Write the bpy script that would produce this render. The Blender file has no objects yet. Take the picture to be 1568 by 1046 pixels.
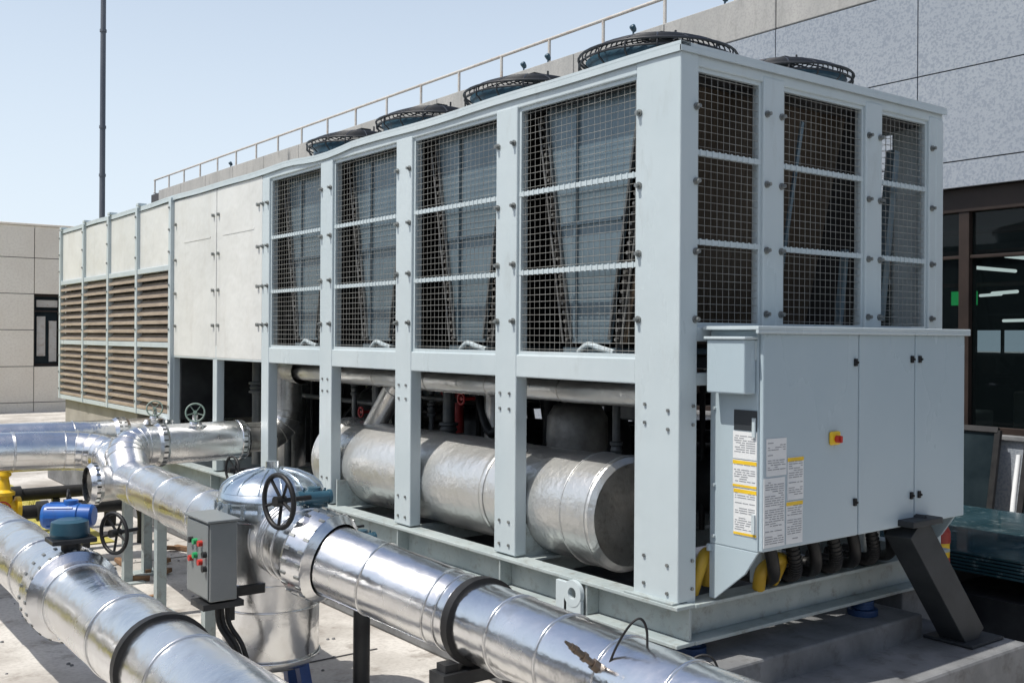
import bpy, math, random
from mathutils import Vector, Matrix
random.seed(7)
V=Vector
scene=bpy.context.scene
# ------------------------------------------------------------------ materials
MATS={}
def mat(name,c1,c2=None,rough=0.5,metal=0.0,nscale=3.0,contrast=(0.35,0.65),bump=None,rvar=0.0,spec=0.5,speck=None,c3=None,stretch=None,c3r=(.52,.72,.75)):
    if name in MATS: return MATS[name]
    m=bpy.data.materials.new(name); m.use_nodes=True
    nt=m.node_tree; n=nt.nodes; l=nt.links
    b=n['Principled BSDF']
    b.inputs['Roughness'].default_value=rough; b.inputs['Metallic'].default_value=metal
    b.inputs['Specular IOR Level'].default_value=spec
    b.inputs['Base Color'].default_value=(*c1,1)
    tc=n.new('ShaderNodeTexCoord'); src=tc.outputs['Object']
    if stretch:
        mp=n.new('ShaderNodeMapping'); mp.inputs['Scale'].default_value=stretch
        l.new(src,mp.inputs['Vector']); src=mp.outputs['Vector']
    nz=n.new('ShaderNodeTexNoise'); nz.inputs['Scale'].default_value=nscale; nz.inputs['Detail'].default_value=6; nz.inputs['Roughness'].default_value=0.6
    l.new(src,nz.inputs['Vector'])
    col=None
    if c2 is not None:
        r=n.new('ShaderNodeValToRGB'); r.color_ramp.elements[0].position=contrast[0]; r.color_ramp.elements[1].position=contrast[1]
        r.color_ramp.elements[0].color=(*c1,1); r.color_ramp.elements[1].color=(*c2,1)
        l.new(nz.outputs['Fac'],r.inputs['Fac']); col=r.outputs['Color']
    if speck:
        sc,amt,scol=speck
        nz2=n.new('ShaderNodeTexNoise'); nz2.inputs['Scale'].default_value=sc; nz2.inputs['Detail'].default_value=3
        l.new(tc.outputs['Object'],nz2.inputs['Vector'])
        r2=n.new('ShaderNodeValToRGB'); r2.color_ramp.elements[0].position=0.47; r2.color_ramp.elements[1].position=0.60
        r2.color_ramp.elements[0].color=(0,0,0,1); r2.color_ramp.elements[1].color=(amt,amt,amt,1)
        l.new(nz2.outputs['Fac'],r2.inputs['Fac'])
        mx=n.new('ShaderNodeMixRGB'); l.new(r2.outputs['Color'],mx.inputs['Fac'])
        if col: l.new(col,mx.inputs['Color1'])
        else: mx.inputs['Color1'].default_value=(*c1,1)
        mx.inputs['Color2'].default_value=(*scol,1); col=mx.outputs['Color']
    if c3 is not None:
        nz3=n.new('ShaderNodeTexNoise'); nz3.inputs['Scale'].default_value=nscale*4.3; nz3.inputs['Detail'].default_value=8; nz3.inputs['Roughness'].default_value=0.7
        l.new(src,nz3.inputs['Vector'])
        r3=n.new('ShaderNodeValToRGB'); r3.color_ramp.elements[0].position=c3r[0]; r3.color_ramp.elements[1].position=c3r[1]
        r3.color_ramp.elements[0].color=(0,0,0,1); r3.color_ramp.elements[1].color=(c3r[2],c3r[2],c3r[2],1)
        l.new(nz3.outputs['Fac'],r3.inputs['Fac'])
        mx=n.new('ShaderNodeMixRGB'); l.new(r3.outputs['Color'],mx.inputs['Fac'])
        if col: l.new(col,mx.inputs['Color1'])
        else: mx.inputs['Color1'].default_value=(*c1,1)
        mx.inputs['Color2'].default_value=(*c3,1); col=mx.outputs['Color']
    if col: l.new(col,b.inputs['Base Color'])
    if rvar:
        nr=n.new('ShaderNodeTexNoise'); nr.inputs['Scale'].default_value=nscale*1.7; nr.inputs['Detail'].default_value=5
        l.new(src,nr.inputs['Vector'])
        mr=n.new('ShaderNodeMapRange'); mr.inputs[1].default_value=0.3; mr.inputs[2].default_value=0.7
        mr.inputs[3].default_value=max(0.02,rough-rvar); mr.inputs[4].default_value=rough+rvar
        l.new(nr.outputs['Fac'],mr.inputs[0]); l.new(mr.outputs[0],b.inputs['Roughness'])
    if bump:
        prev=None
        for (bs,bst,bd) in bump:
            nb=n.new('ShaderNodeTexNoise'); nb.inputs['Scale'].default_value=bs; nb.inputs['Detail'].default_value=4
            l.new(tc.outputs['Object'],nb.inputs['Vector'])
            bp=n.new('ShaderNodeBump'); bp.inputs['Strength'].default_value=bst; bp.inputs['Distance'].default_value=bd
            l.new(nb.outputs['Fac'],bp.inputs['Height'])
            if prev: l.new(prev.outputs['Normal'],bp.inputs['Normal'])
            prev=bp
        l.new(prev.outputs['Normal'],b.inputs['Normal'])
    MATS[name]=m
    return m
def emat(name,c,s):
    m=bpy.data.materials.new(name); m.use_nodes=True
    b=m.node_tree.nodes['Principled BSDF']; b.inputs['Base Color'].default_value=(*c,1)
    b.inputs['Emission Color'].default_value=(*c,1); b.inputs['Emission Strength'].default_value=s
    return m
paint=mat('paint_grey',(.42,.485,.51),(.465,.525,.545),rough=.34,nscale=1.6,c3=(.33,.36,.36),c3r=(.56,.76,.6),bump=[(2.0,.35,.025),(40,.05,.002)],rvar=.1,stretch=(1,1,.3))
paintp=mat('paint_panel',(.55,.56,.545),(.61,.615,.595),rough=.42,nscale=1.0,c3=(.49,.485,.455),bump=[(1.6,.5,.06),(30,.05,.002)],rvar=.1,stretch=(1,1,.3))
cabm=mat('paint_cabinet',(.35,.43,.475),(.385,.46,.50),rough=.30,nscale=1.1,c3=(.30,.36,.385),c3r=(.6,.8,.5),bump=[(1.5,.22,.02),(60,.04,.001)],rvar=.08,stretch=(1,1,.4))
basem=mat('paint_base',(.28,.33,.335),(.37,.415,.41),rough=.5,nscale=4,c3=(.17,.16,.13),bump=[(20,.1,.003)])
wire=mat('galvanised_wire',(.32,.32,.30),(.19,.185,.17),rough=.5,metal=.2,nscale=6)
bolt=mat('bolt_steel',(.16,.17,.17),(.28,.29,.28),rough=.4,metal=.6,nscale=30)
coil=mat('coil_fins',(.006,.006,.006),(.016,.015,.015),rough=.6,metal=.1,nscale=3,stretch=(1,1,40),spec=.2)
coilb=mat('coil_fins_bronze',(.030,.021,.013),(.062,.045,.029),rough=.5,metal=.2,nscale=3,stretch=(60,1,1))
vplate=mat('coil_endplate',(.10,.145,.175),(.16,.21,.24),rough=.28,metal=.35,nscale=1.2,rvar=.08,stretch=(1,1,.3))
copper=mat('tube_bends',(.12,.115,.11),(.24,.235,.22),rough=.4,metal=.5,nscale=20)
dark=mat('dark_equipment',(.010,.011,.013),(.030,.032,.034),rough=.45,nscale=5,rvar=.1,spec=.35)
midg=mat('mid_grey_equipment',(.07,.08,.085),(.13,.135,.135),rough=.4,metal=.3,nscale=7,rvar=.1)
darkb=mat('dark_blue_equipment',(.012,.040,.065),(.02,.06,.09),rough=.4,nscale=5,rvar=.1)
black=mat('black_rubber',(.008,.008,.009),(.02,.02,.02),rough=.5,nscale=10,spec=.35)
guardm=mat('black_wire',(.010,.012,.016),rough=.45)
alu=mat('aluminium_cladding',(.70,.71,.72),(.82,.82,.82),rough=.25,metal=1.0,nscale=1.6,c3=(.50,.48,.45),c3r=(.54,.78,.6),bump=[(2.6,.4,.03),(11,.42,.007),(38,.14,.003)],rvar=.09)
aluD=mat('aluminium_dull',(.50,.49,.47),(.66,.65,.62),rough=.38,metal=1.0,nscale=5,c3=(.33,.30,.27),bump=[(6,.4,.02),(30,.2,.005)],rvar=.1)
alub=mat('aluminium_bluish',(.52,.60,.66),(.68,.73,.77),rough=.25,metal=.95,nscale=4,c3=(.42,.46,.48),bump=[(6,.3,.01)],rvar=.1)
foil=mat('foil_jacket',(.62,.625,.61),(.74,.735,.71),rough=.33,metal=.78,nscale=1.2,bump=[(4,.45,.02),(18,.75,.008),(55,.4,.003)],rvar=.08)
blue=mat('blue_paint',(.012,.075,.30),(.018,.11,.38),rough=.35,nscale=8,c3=(.03,.06,.16))
teal=mat('teal_paint',(.015,.055,.085),(.03,.085,.12),rough=.35,nscale=8)
greenw=mat('green_wheel',(.13,.19,.16),(.22,.27,.24),rough=.4,nscale=8)
yellow=mat('yellow_paint',(.75,.50,.02),(.65,.42,.02),rough=.4,nscale=9)
red=mat('red_paint',(.50,.03,.02),(.40,.03,.02),rough=.4,nscale=9)
greenb=mat('green_button',(.02,.30,.10),rough=.3)
paper=mat('label_paper',(.60,.62,.63),(.68,.69,.69),rough=.5,nscale=4)
ink=mat('label_ink',(.22,.23,.25),rough=.6)
labd=mat('label_dark',(.03,.035,.04),rough=.4)
louv=mat('louvre_fin',(.27,.215,.165),(.38,.315,.25),rough=.6,nscale=6,c3=(.17,.13,.10),stretch=(1,.5,4))
conc=mat('concrete_ground',(.27,.25,.225),(.54,.52,.485),rough=.8,nscale=.9,contrast=(.34,.56),c3=(.17,.145,.12),c3r=(.54,.68,.75),bump=[(12,.3,.01),(80,.2,.003)],speck=(45,.3,(.28,.26,.24)))
plin=mat('concrete_plinth',(.10,.105,.11),(.21,.215,.22),rough=.75,nscale=2.5,c3=(.07,.065,.06),bump=[(14,.4,.01),(90,.25,.003)])
granite=mat('granite_panel',(.265,.295,.335),(.30,.33,.365),rough=.75,nscale=.5,speck=(42,.6,(.17,.20,.245)),bump=[(42,.25,.008)],spec=.25)
parap=mat('parapet_render',(.31,.31,.30),(.38,.375,.36),rough=.85,nscale=2,speck=(42,.4,(.25,.25,.25)),stretch=(1,1,.25),spec=.25,c3=(.22,.22,.21))
joint=mat('panel_joint',(.05,.05,.055),rough=.9)
cream=mat('cream_stone',(.74,.67,.57),(.80,.74,.64),rough=.85,nscale=1.2,speck=(22,.35,(.64,.57,.48)))
framebr=mat('window_frame',(.020,.014,.012),(.032,.022,.018),rough=.5,nscale=4,spec=.3)
grass=mat('grass_blades',(.30,.30,.03),(.45,.40,.06),rough=.8,nscale=1.5)
soil=mat('verge_soil',(.32,.29,.06),(.46,.40,.12),rough=.9,nscale=3,c3=(.18,.18,.03),bump=[(30,.6,.03)])
wood=mat('scrap_wood',(.16,.09,.05),(.25,.15,.08),rough=.8,nscale=8)
polem=mat('pole_paint',(.055,.065,.09),(.10,.11,.13),rough=.5,nscale=1.2,stretch=(1,1,.6))
railm=mat('railing_paint',(.42,.40,.37),(.50,.48,.45),rough=.5,nscale=3,c3=(.30,.17,.10))
def glass(name,tint,tr):
    m=bpy.data.materials.new(name); m.use_nodes=True; nt=m.node_tree; n=nt.nodes; l=nt.links
    b=n['Principled BSDF']; b.inputs['Base Color'].default_value=(*tint,1); b.inputs['Roughness'].default_value=.02; b.inputs['Specular IOR Level'].default_value=.5
    t=n.new('ShaderNodeBsdfTransparent'); t.inputs['Color'].default_value=(.62,.70,.72,1)
    mx=n.new('ShaderNodeMixShader'); mx.inputs['Fac'].default_value=tr
    l.new(b.outputs[0],mx.inputs[1]); l.new(t.outputs[0],mx.inputs[2]); l.new(mx.outputs[0],n['Material Output'].inputs['Surface'])
    return m
winglass=glass('window_glass',(.006,.009,.010),.62)
sheetglass=mat('sheet_glass',(.010,.035,.045),(.025,.06,.075),rough=.10,nscale=3,spec=.5,rvar=.06,c3=(.16,.21,.22),c3r=(.55,.66,.8))
darkpane=mat('dark_pane',(.008,.014,.018),(.02,.03,.035),rough=.25,nscale=2,spec=.15)
tube_l=emat('tube_light',(1,.97,.9),2.5)
exit_l=emat('exit_sign_light',(.05,.8,.2),.9)
# ------------------------------------------------------------------ mesh builder
def basis(d):
    d=V(d).normalized()
    a=V((0,0,1)) if abs(d.z)<.9 else V((1,0,0))
    u=d.cross(a).normalized(); w=d.cross(u).normalized()
    return d,u,w
class MB:
    def __init__(s): s.v=[];s.f=[];s.s=[]
    def add(s,vs,fs,sm=False):
        o=len(s.v); s.v+= [tuple(x) for x in vs]
        for f in fs: s.f.append([i+o for i in f]); s.s.append(sm)
    def box(s,x0,x1,y0,y1,z0,z1):
        if x0>x1:x0,x1=x1,x0
        if y0>y1:y0,y1=y1,y0
        if z0>z1:z0,z1=z1,z0
        s.add([(x0,y0,z0),(x1,y0,z0),(x1,y1,z0),(x0,y1,z0),(x0,y0,z1),(x1,y0,z1),(x1,y1,z1),(x0,y1,z1)],
              [(0,3,2,1),(4,5,6,7),(0,1,5,4),(1,2,6,5),(2,3,7,6),(3,0,4,7)])
    def beam(s,p0,p1,w,h,up=(0,0,1)):
        p0=V(p0);p1=V(p1);d=(p1-p0).normalized();u=d.cross(V(up)).normalized();t=u.cross(d).normalized()
        vs=[]
        for p in (p0,p1):
            for a,b in ((-1,-1),(1,-1),(1,1),(-1,1)): vs.append(p+u*a*w/2+t*b*h/2)
        s.add(vs,[(0,3,2,1),(4,5,6,7),(0,1,5,4),(1,2,6,5),(2,3,7,6),(3,0,4,7)])
    def prism(s,poly,ext):
        n=len(poly);ext=V(ext)
        vs=[V(p) for p in poly]+[V(p)+ext for p in poly]
        fs=[tuple(range(n-1,-1,-1)),tuple(range(n,2*n))]+[(i,(i+1)%n,(i+1)%n+n,i+n) for i in range(n)]
        s.add(vs,fs)
    def cyl(s,p0,p1,r,r1=None,n=20,caps=True):
        if r1 is None:r1=r
        p0=V(p0);p1=V(p1);d,u,w=basis(p1-p0)
        vs=[]
        for p,rr in((p0,r),(p1,r1)):
            for i in range(n):
                a=2*math.pi*i/n; vs.append(p+(u*math.cos(a)+w*math.sin(a))*rr)
        s.add(vs,[(i,(i+1)%n,(i+1)%n+n,i+n) for i in range(n)],n>6)
        if caps: s.add(vs,[tuple(range(n-1,-1,-1)),tuple(range(n,2*n))])
    def lathe(s,c,axis,prof,n=32,sharp=False):
        c=V(c);d,u,w=basis(axis)
        def ring(r,h): return [c+d*h+(u*math.cos(2*math.pi*i/n)+w*math.sin(2*math.pi*i/n))*max(r,1e-4) for i in range(n)]
        if sharp:
            for k in range(len(prof)-1):
                s.add(ring(*prof[k])+ring(*prof[k+1]),[(i,(i+1)%n,(i+1)%n+n,i+n) for i in range(n)],True)
        else:
            vs=[]
            for p in prof: vs+=ring(*p)
            s.add(vs,[(k*n+i,k*n+(i+1)%n,(k+1)*n+(i+1)%n,(k+1)*n+i) for k in range(len(prof)-1) for i in range(n)],True)
    def tube(s,pts,r,n=10,closed=False):
        pts=[V(p) for p in pts];m=len(pts);rings=[];u=None
        for i,p in enumerate(pts):
            if closed: t=(pts[(i+1)%m]-pts[i-1]).normalized()
            else: t=(pts[min(i+1,m-1)]-pts[max(i-1,0)]).normalized()
            if u is None: _,u,_=basis(t)
            else: u=(u-t*u.dot(t)).normalized()
            w=t.cross(u); rings.append([p+(u*math.cos(2*math.pi*k/n)+w*math.sin(2*math.pi*k/n))*r for k in range(n)])
        vs=[x for g in rings for x in g]
        K=m if closed else m-1
        fs=[(i*n+k,i*n+(k+1)%n,((i+1)%m)*n+(k+1)%n,((i+1)%m)*n+k) for i in range(K) for k in range(n)]
        s.add(vs,fs,True)
        if not closed: s.add(rings[0]+rings[-1],[tuple(range(n-1,-1,-1)),tuple(range(n,2*n))])
    def torus(s,c,nrm,R,r,n=36,m=8):
        c=V(c);d,u,w=basis(nrm)
        s.tube([c+(u*math.cos(2*math.pi*i/n)+w*math.sin(2*math.pi*i/n))*R for i in range(n)],r,m,True)
    def obj(s,name,m,parent=None,bevel=0):
        me=bpy.data.meshes.new(name); me.from_pydata(s.v,[],s.f)
        me.polygons.foreach_set('use_smooth',s.s); me.update()
        import bmesh
        bm=bmesh.new(); bm.from_mesh(me); bmesh.ops.recalc_face_normals(bm,faces=bm.faces); bm.to_mesh(me); bm.free()
        o=bpy.data.objects.new(name,me); scene.collection.objects.link(o); me.materials.append(m)
        if parent: o.parent=parent
        if bevel:
            b=o.modifiers.new('b','BEVEL'); b.width=bevel; b.segments=2; b.limit_method='ANGLE'; b.angle_limit=math.radians(50)
        return o
def empty(name):
    e=bpy.data.objects.new(name,None); scene.collection.objects.link(e); e.empty_display_size=.2; return e
def cat(pts,k=8):
    pts=[V(p) for p in pts]; P=[pts[0]]+pts+[pts[-1]]; out=[]
    for i in range(1,len(P)-2):
        a,b,c,d=P[i-1],P[i],P[i+1],P[i+2]
        for j in range(k):
            t=j/k; out.append(.5*((2*b)+(-a+c)*t+(2*a-5*b+4*c-d)*t*t+(-a+3*b-3*c+d)*t**3))
    out.append(pts[-1]); return out
def clad(path,r,bend=.3,gores=5,seam=.5,mb=None,beads=None,cap0=False,cap1=False):
    """metal-clad pipe: separate lapped sleeves, mitred gores at elbows, rolled beads on joints"""
    mb=mb or MB(); beads=beads or MB()
    P=[V(p) for p in path]; pts=[P[0]]
    for i in range(1,len(P)-1):
        a=(P[i-1]-P[i]).normalized(); b=(P[i+1]-P[i]).normalized()
        ang=math.pi-a.angle(b)
        if ang<.02: pts.append(P[i]); continue
        t=bend*math.tan(ang/2); t=min(t,.49*(P[i-1]-P[i]).length,.49*(P[i+1]-P[i]).length); R=t/math.tan(ang/2)
        s0=P[i]+a*t; c=P[i]+(a+b).normalized()*(R/math.cos(ang/2))
        g=max(2,round(gores*ang/(math.pi/2)))
        v0=s0-c; ax=v0.cross((P[i]+b*t)-c).normalized()
        for k in range(g+1):
            pts.append(c+Matrix.Rotation(ang*k/g,3,ax)@v0)
    pts.append(P[-1])
    q=[pts[0]]
    for i in range(len(pts)-1):
        L=(pts[i+1]-pts[i]).length; k=max(1,round(L/seam))
        for j in range(1,k+1): q.append(pts[i].lerp(pts[i+1],j/k))
    n=40; tans=[];u=None
    for i,p in enumerate(q):
        t0=(q[i]-q[i-1]).normalized() if i>0 else None
        t1=(q[i+1]-q[i]).normalized() if i<len(q)-1 else None
        t=(t0+t1).normalized() if t0 and t1 else (t0 or t1)
        if u is None: _,u,_=basis(t)
        u=(u-t*u.dot(t)).normalized(); w=t.cross(u); tans.append((t,u.copy(),w))
    for i in range(len(q)-1):
        vs=[]
        L=(q[i+1]-q[i]).length
        ks=max(1,round(L/.10)); ph=random.uniform(0,6)
        for s_ in range(ks+1):
            tt=s_/ks; rr=r*(1+.014*tt)
            t,uu,w=tans[i] if s_<ks else tans[i+1]
            c_=q[i].lerp(q[i+1],tt)
            if 0<s_<ks: 
                _,u2,w2=tans[i][0],(tans[i][1]),(tans[i][2]); uu,w=u2,w2
            for k in range(n):
                a=2*math.pi*k/n
                dn=0 if s_ in(0,ks) else .0026*math.sin(3*a+ph+tt*4)*math.sin(2*a+ph*2)+random.uniform(-.0006,.0006)
                vs.append(c_+(uu*math.cos(a)+w*math.sin(a))*(rr+dn))
        mb.add(vs,[(j*n+k,j*n+(k+1)%n,(j+1)*n+(k+1)%n,(j+1)*n+k) for j in range(ks) for k in range(n)],True)
        if L>.3:
            t,uu,w=tans[i]; an=.9+.35*(i%3)
            rad=(uu*math.cos(an)+w*math.sin(an))
            beads.beam(q[i]+rad*r*1.008,q[i+1]+rad*r*1.016,.016,.003,up=rad)
            for kk in range(int(L/.09)):
                pp=q[i].lerp(q[i+1],(kk+.5)*.09/L)+rad*r*1.018; beads.cyl(pp,pp+rad*.004,.004,n=5)
    for i in range(1,len(q)-1):
        beads.torus(q[i],tans[i][0],r*1.014,.0045,40,6)
    for c,i in((cap0,0),(cap1,-1)):
        if c:
            t,uu,w=tans[i]; mb.add([q[i]+(uu*math.cos(2*math.pi*k/n)+w*math.sin(2*math.pi*k/n))*r for k in range(n)],[tuple(range(n))])
    return mb,beads
def pipe(name,path,r,m=None,parent=None,**k):
    m=m or alu
    e=parent or empty(name)
    a,b=clad(path,r,**k); a.obj('sleeves',m,e); b.obj('seam_beads',m,e)
    return e
def flange(e,c,d,r,w=.09,m=None,tabs=22,k=1.2):
    c=V(c);d,u,t=basis(d)
    a=MB(); a.lathe(c,d,[(r,-w/2-.03),(r*k*.985,-w/2),(r*k,-w/2+.004),(r*k,w/2-.004),(r*k*.985,w/2),(r,w/2+.03)],40,True)
    a.obj('flange_cover',m or alu,e)
    b=MB()
    for s in(-1,1):
        for i in range(tabs):
            an=2*math.pi*i/tabs; rad=u*math.cos(an)+t*math.sin(an)
            p=c+rad*(r*k+.001)+d*s*(w/2-.016)
            b.beam(p-d*.014,p+d*.014,.012,.005,up=rad)
    b.obj('flange_tabs',bolt,e)
def wheel(e,c,nrm,R,m,shaft=.12,spokes=5):
    a=MB(); c=V(c);d,u,w=basis(nrm); a.torus(c,d,R,R*.10,32,8)
    for i in range(spokes):
        an=2*math.pi*i/spokes+.3; p=c+(u*math.cos(an)+w*math.sin(an))*R
        a.tube([c-d*.015,c.lerp(p,.5)-d*.008,p],R*.065,6)
    a.cyl(c-d*.03,c+d*.02,R*.2,n=14); a.cyl(c,c-d*shaft,R*.1,n=10)
    return a.obj('handwheel',m,e)
def gearbox(e,c,axis,m,s=1.0):
    c=V(c);d,u,w=basis(axis); a=MB()
    a.lathe(c-V((0,0,.05*s)),(0,0,1),[(0,0),(.075*s,0),(.085*s,.01*s),(.085*s,.06*s),(.07*s,.075*s),(.045*s,.08*s),(.04*s,.10*s),(0,.10*s)],24,True)
    side=V((0,0,1)).cross(d).normalized()
    b=c+side*.07*s
    a.cyl(b-d*.06*s,b+d*.10*s,.035*s,n=18); a.cyl(b-d*.075*s,b-d*.06*s,.042*s,n=18); a.cyl(b+d*.10*s,b+d*.13*s,.042*s,n=18)
    a.box(c.x-.06*s,c.x+.06*s,c.y-.06*s,c.y+.06*s,c.z-.065*s,c.z-.045*s)
    for i in range(6):
        an=i*math.pi/3; p=c+V((math.cos(an),math.sin(an),0))*.07*s; a.cyl(p,p+V((0,0,.04*s)),.008*s,n=6)
    a.cyl(c-V((0,0,.18*s)),c-V((0,0,.06*s)),.035*s,n=16)
    a.obj('gear_operator',m,e,bevel=.003)
    return b
# ------------------------------------------------------------------ ground
g=MB(); g.box(-150,150,-150,150,-.3,0); g.obj('ground',conc)
g=MB(); g.box(-7.8,-.6,5.9,15,.002,.012); gr=g.obj('grass_verge',soil)
g=MB()
for i in range(9000):
    x=random.uniform(-7.7,-.7); y=random.uniform(6.0,14.8); h=random.uniform(.02,.07); a=random.uniform(0,6.28)
    dx=math.cos(a)*.006;dy=math.sin(a)*.006; lx=random.uniform(-.03,.03);ly=random.uniform(-.03,.03)
    g.add([(x-dx,y-dy,.01),(x+dx,y+dy,.01),(x+lx,y+ly,.01+h)],[(0,1,2)])
o=g.obj('blades',grass); o.parent=gr
g=MB()
for y in(-1.0,2.0,5.0): g.box(-7.9,-.3,y,y+.012,.003,.0045)
for x in(-4.3,-1.6): g.box(x,x+.012,-6,5.8,.004,.0055)
g.obj('ground_joints',joint)
# ------------------------------------------------------------------ plinths
e=empty('concrete_plinth')
g=MB(); g.box(.02,1.60,-.16,10.3,0,.37); g.obj('upper_block',plin,e,.012)
g=MB(); g.box(-.1,1.95,-.52,10.4,0,.25); g.obj('lower_slab',plin,e,.015)
g=MB(); g.box(1.75,2.25,.05,1.2,0,.42); g.obj('side_block',plin,e,.01)
# ------------------------------------------------------------------ CHILLER
ch=empty('air_cooled_chiller')
Wd=2.04; Ltot=10.2; ZT=3.0
posts=[(1.136,1.316),(2.155,2.335),(3.16,3.335),(4.17,4.30)]
f=MB()
f.box(0,.112,0,.268,.60,2.985)
for a,b in posts: f.box(0,.075,a,b,.63,2.93)
for y in(5.20,6.235): f.box(0.004,.07,y,y+.09,.63,1.56)
for a,b in[(0,.25)]+posts: f.box(Wd-.075,Wd,a,b,.63,2.93)
f.box(.543,.691,0.002,.07,.63,2.94); f.box(1.331,1.472,0.002,.07,.63,2.94); f.box(1.904,2.036,.002,.07,.63,2.94)
f.box(.004,.07,.268,6.3,1.545,1.66); f.box(.004,.07,.268,4.3,2.915,2.985)
f.box(Wd-.06,Wd-.004,.1,6.3,1.545,1.66); f.box(Wd-.06,Wd-.004,.1,4.3,2.915,2.985)
f.box(.112,Wd,.006,.06,2.915,2.985); f.box(.112,Wd,.006,.06,1.735,1.80); f.box(.112,Wd,.006,.06,1.545,1.60)
f.obj('frame',paint,ch,.006)
f=MB(); f.box(.03,Wd-.03,.03,Ltot-.03,2.955,2.992)
f.obj('roof_deck',paint,ch)
f=MB()
n=60
for i in range(n):
    y0=-.010+i*(Ltot+.01)/n; y1=-.010+(i+1)*(Ltot+.01)/n
    w0=.004*math.sin(y0*2.3)+.003*math.sin(y0*5.1+1); w1=.004*math.sin(y1*2.3)+.003*math.sin(y1*5.1+1)
    if 2.9<y0<3.8: w0-=.022*math.sin((y0-2.9)/.9*math.pi)
    if 2.9<y1<3.8: w1-=.022*math.sin((y1-2.9)/.9*math.pi)
    f.add([(-.010,y0,2.987+w0),(.05,y0,2.993),(.05,y1,2.993),(-.010,y1,2.987+w1),(-.010,y0,3.002+w0),(.05,y0,3.004),(.05,y1,3.004),(-.010,y1,3.002+w1)],[(0,3,2,1),(4,5,6,7),(3,0,4,7)])
    f.add([(-.010,y0,2.958+w0),(-.010,y1,2.958+w1),(-.010,y1,2.988+w1),(-.010,y0,2.988+w0)],[(0,1,2,3)])
f.box(.051,Wd+.010,-.010,.05,2.987,3.002); f.box(-.010,Wd+.010,-.012,-.004,2.962,2.986)
f.box(Wd-.05,Wd+.010,.051,Ltot,2.987,3.002)
f.obj('roof_edge',paint,ch)
bars=MB(); wr=MB(); bl=MB()
WR=.0012
bays=[(.268,1.136),(1.316,2.155),(2.335,3.16),(3.335,4.17)]
for xx,sg in((.028,1),(Wd-.03,-1)):
    for a,b in bays:
        for z in(2.075,2.475):
            bars.box(xx-.014,xx+.01,a,b,z-.011,z+.011)
            y=a+.03
            while y<b-.015:
                bars.box(xx-.017,xx-.0141,y-.005,y+.005,z-.014,z+.014); y+=.040
        bars.box(xx-.012,xx+.008,a,b,1.66,1.678); bars.box(xx-.012,xx+.008,a,b,2.897,2.915)
        bars.box(xx-.012,xx+.008,a,a+.016,1.678,2.897); bars.box(xx-.012,xx+.008,b-.016,b,1.678,2.897)
        y=a+.03
        while y<b-.015: wr.cyl((xx+random.uniform(-.003,.003),y,1.67),(xx+random.uniform(-.003,.003),y+random.uniform(-.003,.003),2.91),WR,n=4,caps=False); y+=.040
        z=1.69
        while z<2.9: wr.cyl((xx-.003,a,z),(xx-.003,b,z+random.uniform(-.002,.002)),WR,n=4,caps=False); z+=.034
sb=[(.112,.543),(.691,1.331),(1.472,1.904)]
for a,b in sb:
    for z in(2.165,2.55): 
        bars.box(a,b,.016,.04,z-.011,z+.011)
        x=a+.03
        while x<b-.012: bars.box(x-.005,x+.005,.013,.0159,z-.014,z+.014); x+=.040
    bars.box(a,b,.018,.038,1.80,1.817); bars.box(a,b,.018,.038,2.898,2.915)
    bars.box(a,a+.015,.018,.038,1.817,2.898); bars.box(b-.015,b,.018,.038,1.817,2.898)
    x=a+.03
    while x<b-.012: wr.cyl((x,.028,1.81),(x+random.uniform(-.003,.003),.028,2.91),WR,n=4,caps=False); x+=.040
    z=1.83
    while z<2.9: wr.cyl((a,.025,z),(b,.025,z),WR,n=4,caps=False); z+=.034
bars.obj('guard_bars',paint,ch); wr.obj('guard_mesh',wire,ch)
def knob(p,n):
    p=V(p);n=V(n); bl.cyl(p,p+n*.008,.016,n=12); bl.cyl(p+n*.008,p+n*.026,.009,n=8)
for z in(1.83,2.12,2.42,2.74):
    knob((0,.245,z),(-1,0,0)); knob((.095,0,z),(0,-1,0))
    for a,b in posts: knob((0,a+.022,z),(-1,0,0)); knob((0,b-.022,z),(-1,0,0))
    for x in(.565,.669,1.353,1.45,1.926): knob((x,.002,z+.03),(0,-1,0))
for z in(.68,.80,1.38,1.46):
    bl.cyl((0,.20,z),(-.008,.20,z),.008,n=6); bl.cyl((0,.06,z-.02),(-.008,.06,z-.02),.008,n=6); bl.cyl((.085,0,z),(.085,-.008,z),.008,n=6)
    for a,b in posts[:3]:
        bl.cyl((0,a+.05,z),(-.008,a+.05,z),.008,n=6); bl.cyl((0,b-.05,z),(-.008,b-.05,z),.008,n=6)
for y in(4.36,5.16,5.27,6.18):
    for z in(1.83,2.12,2.42,2.74): bl.cyl((0.004,y,z),(-.02,y,z),.014,n=8)
bl.obj('knobs',bolt,ch)
f=MB(); f.box(.002,.05,4.304,5.212,1.56,2.955); f.box(.002,.05,5.224,6.235,1.56,2.955)
f.box(.002,.03,6.30,Ltot-.03,2.375,2.955)
f.obj('side_panels',paintp,ch,.006)
f=MB()
for y in(4.45,5.35): f.box(-.001,.002,y,y+.62,2.56,2.575)
f.obj('panel_crease',paintp,ch)
f=MB(); f.box(Wd-.05,Wd-.01,4.3,Ltot,1.0,2.955); f.box(.05,Wd-.05,Ltot-.03,Ltot,1.0,2.955); f.box(.06,Wd-.06,4.32,Ltot-.05,1.565,1.60)
f.obj('rear_panels',paint,ch)
f=MB()
ly=[6.24,7.21,8.17,9.13,10.14]
for y in ly: f.box(-.03,.03,y,y+.06,.98,2.99)
for z0,z1 in((2.335,2.385),(1.63,1.68),(.98,1.03)): f.box(-.022,.03,6.28,10.16,z0,z1)
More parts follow.
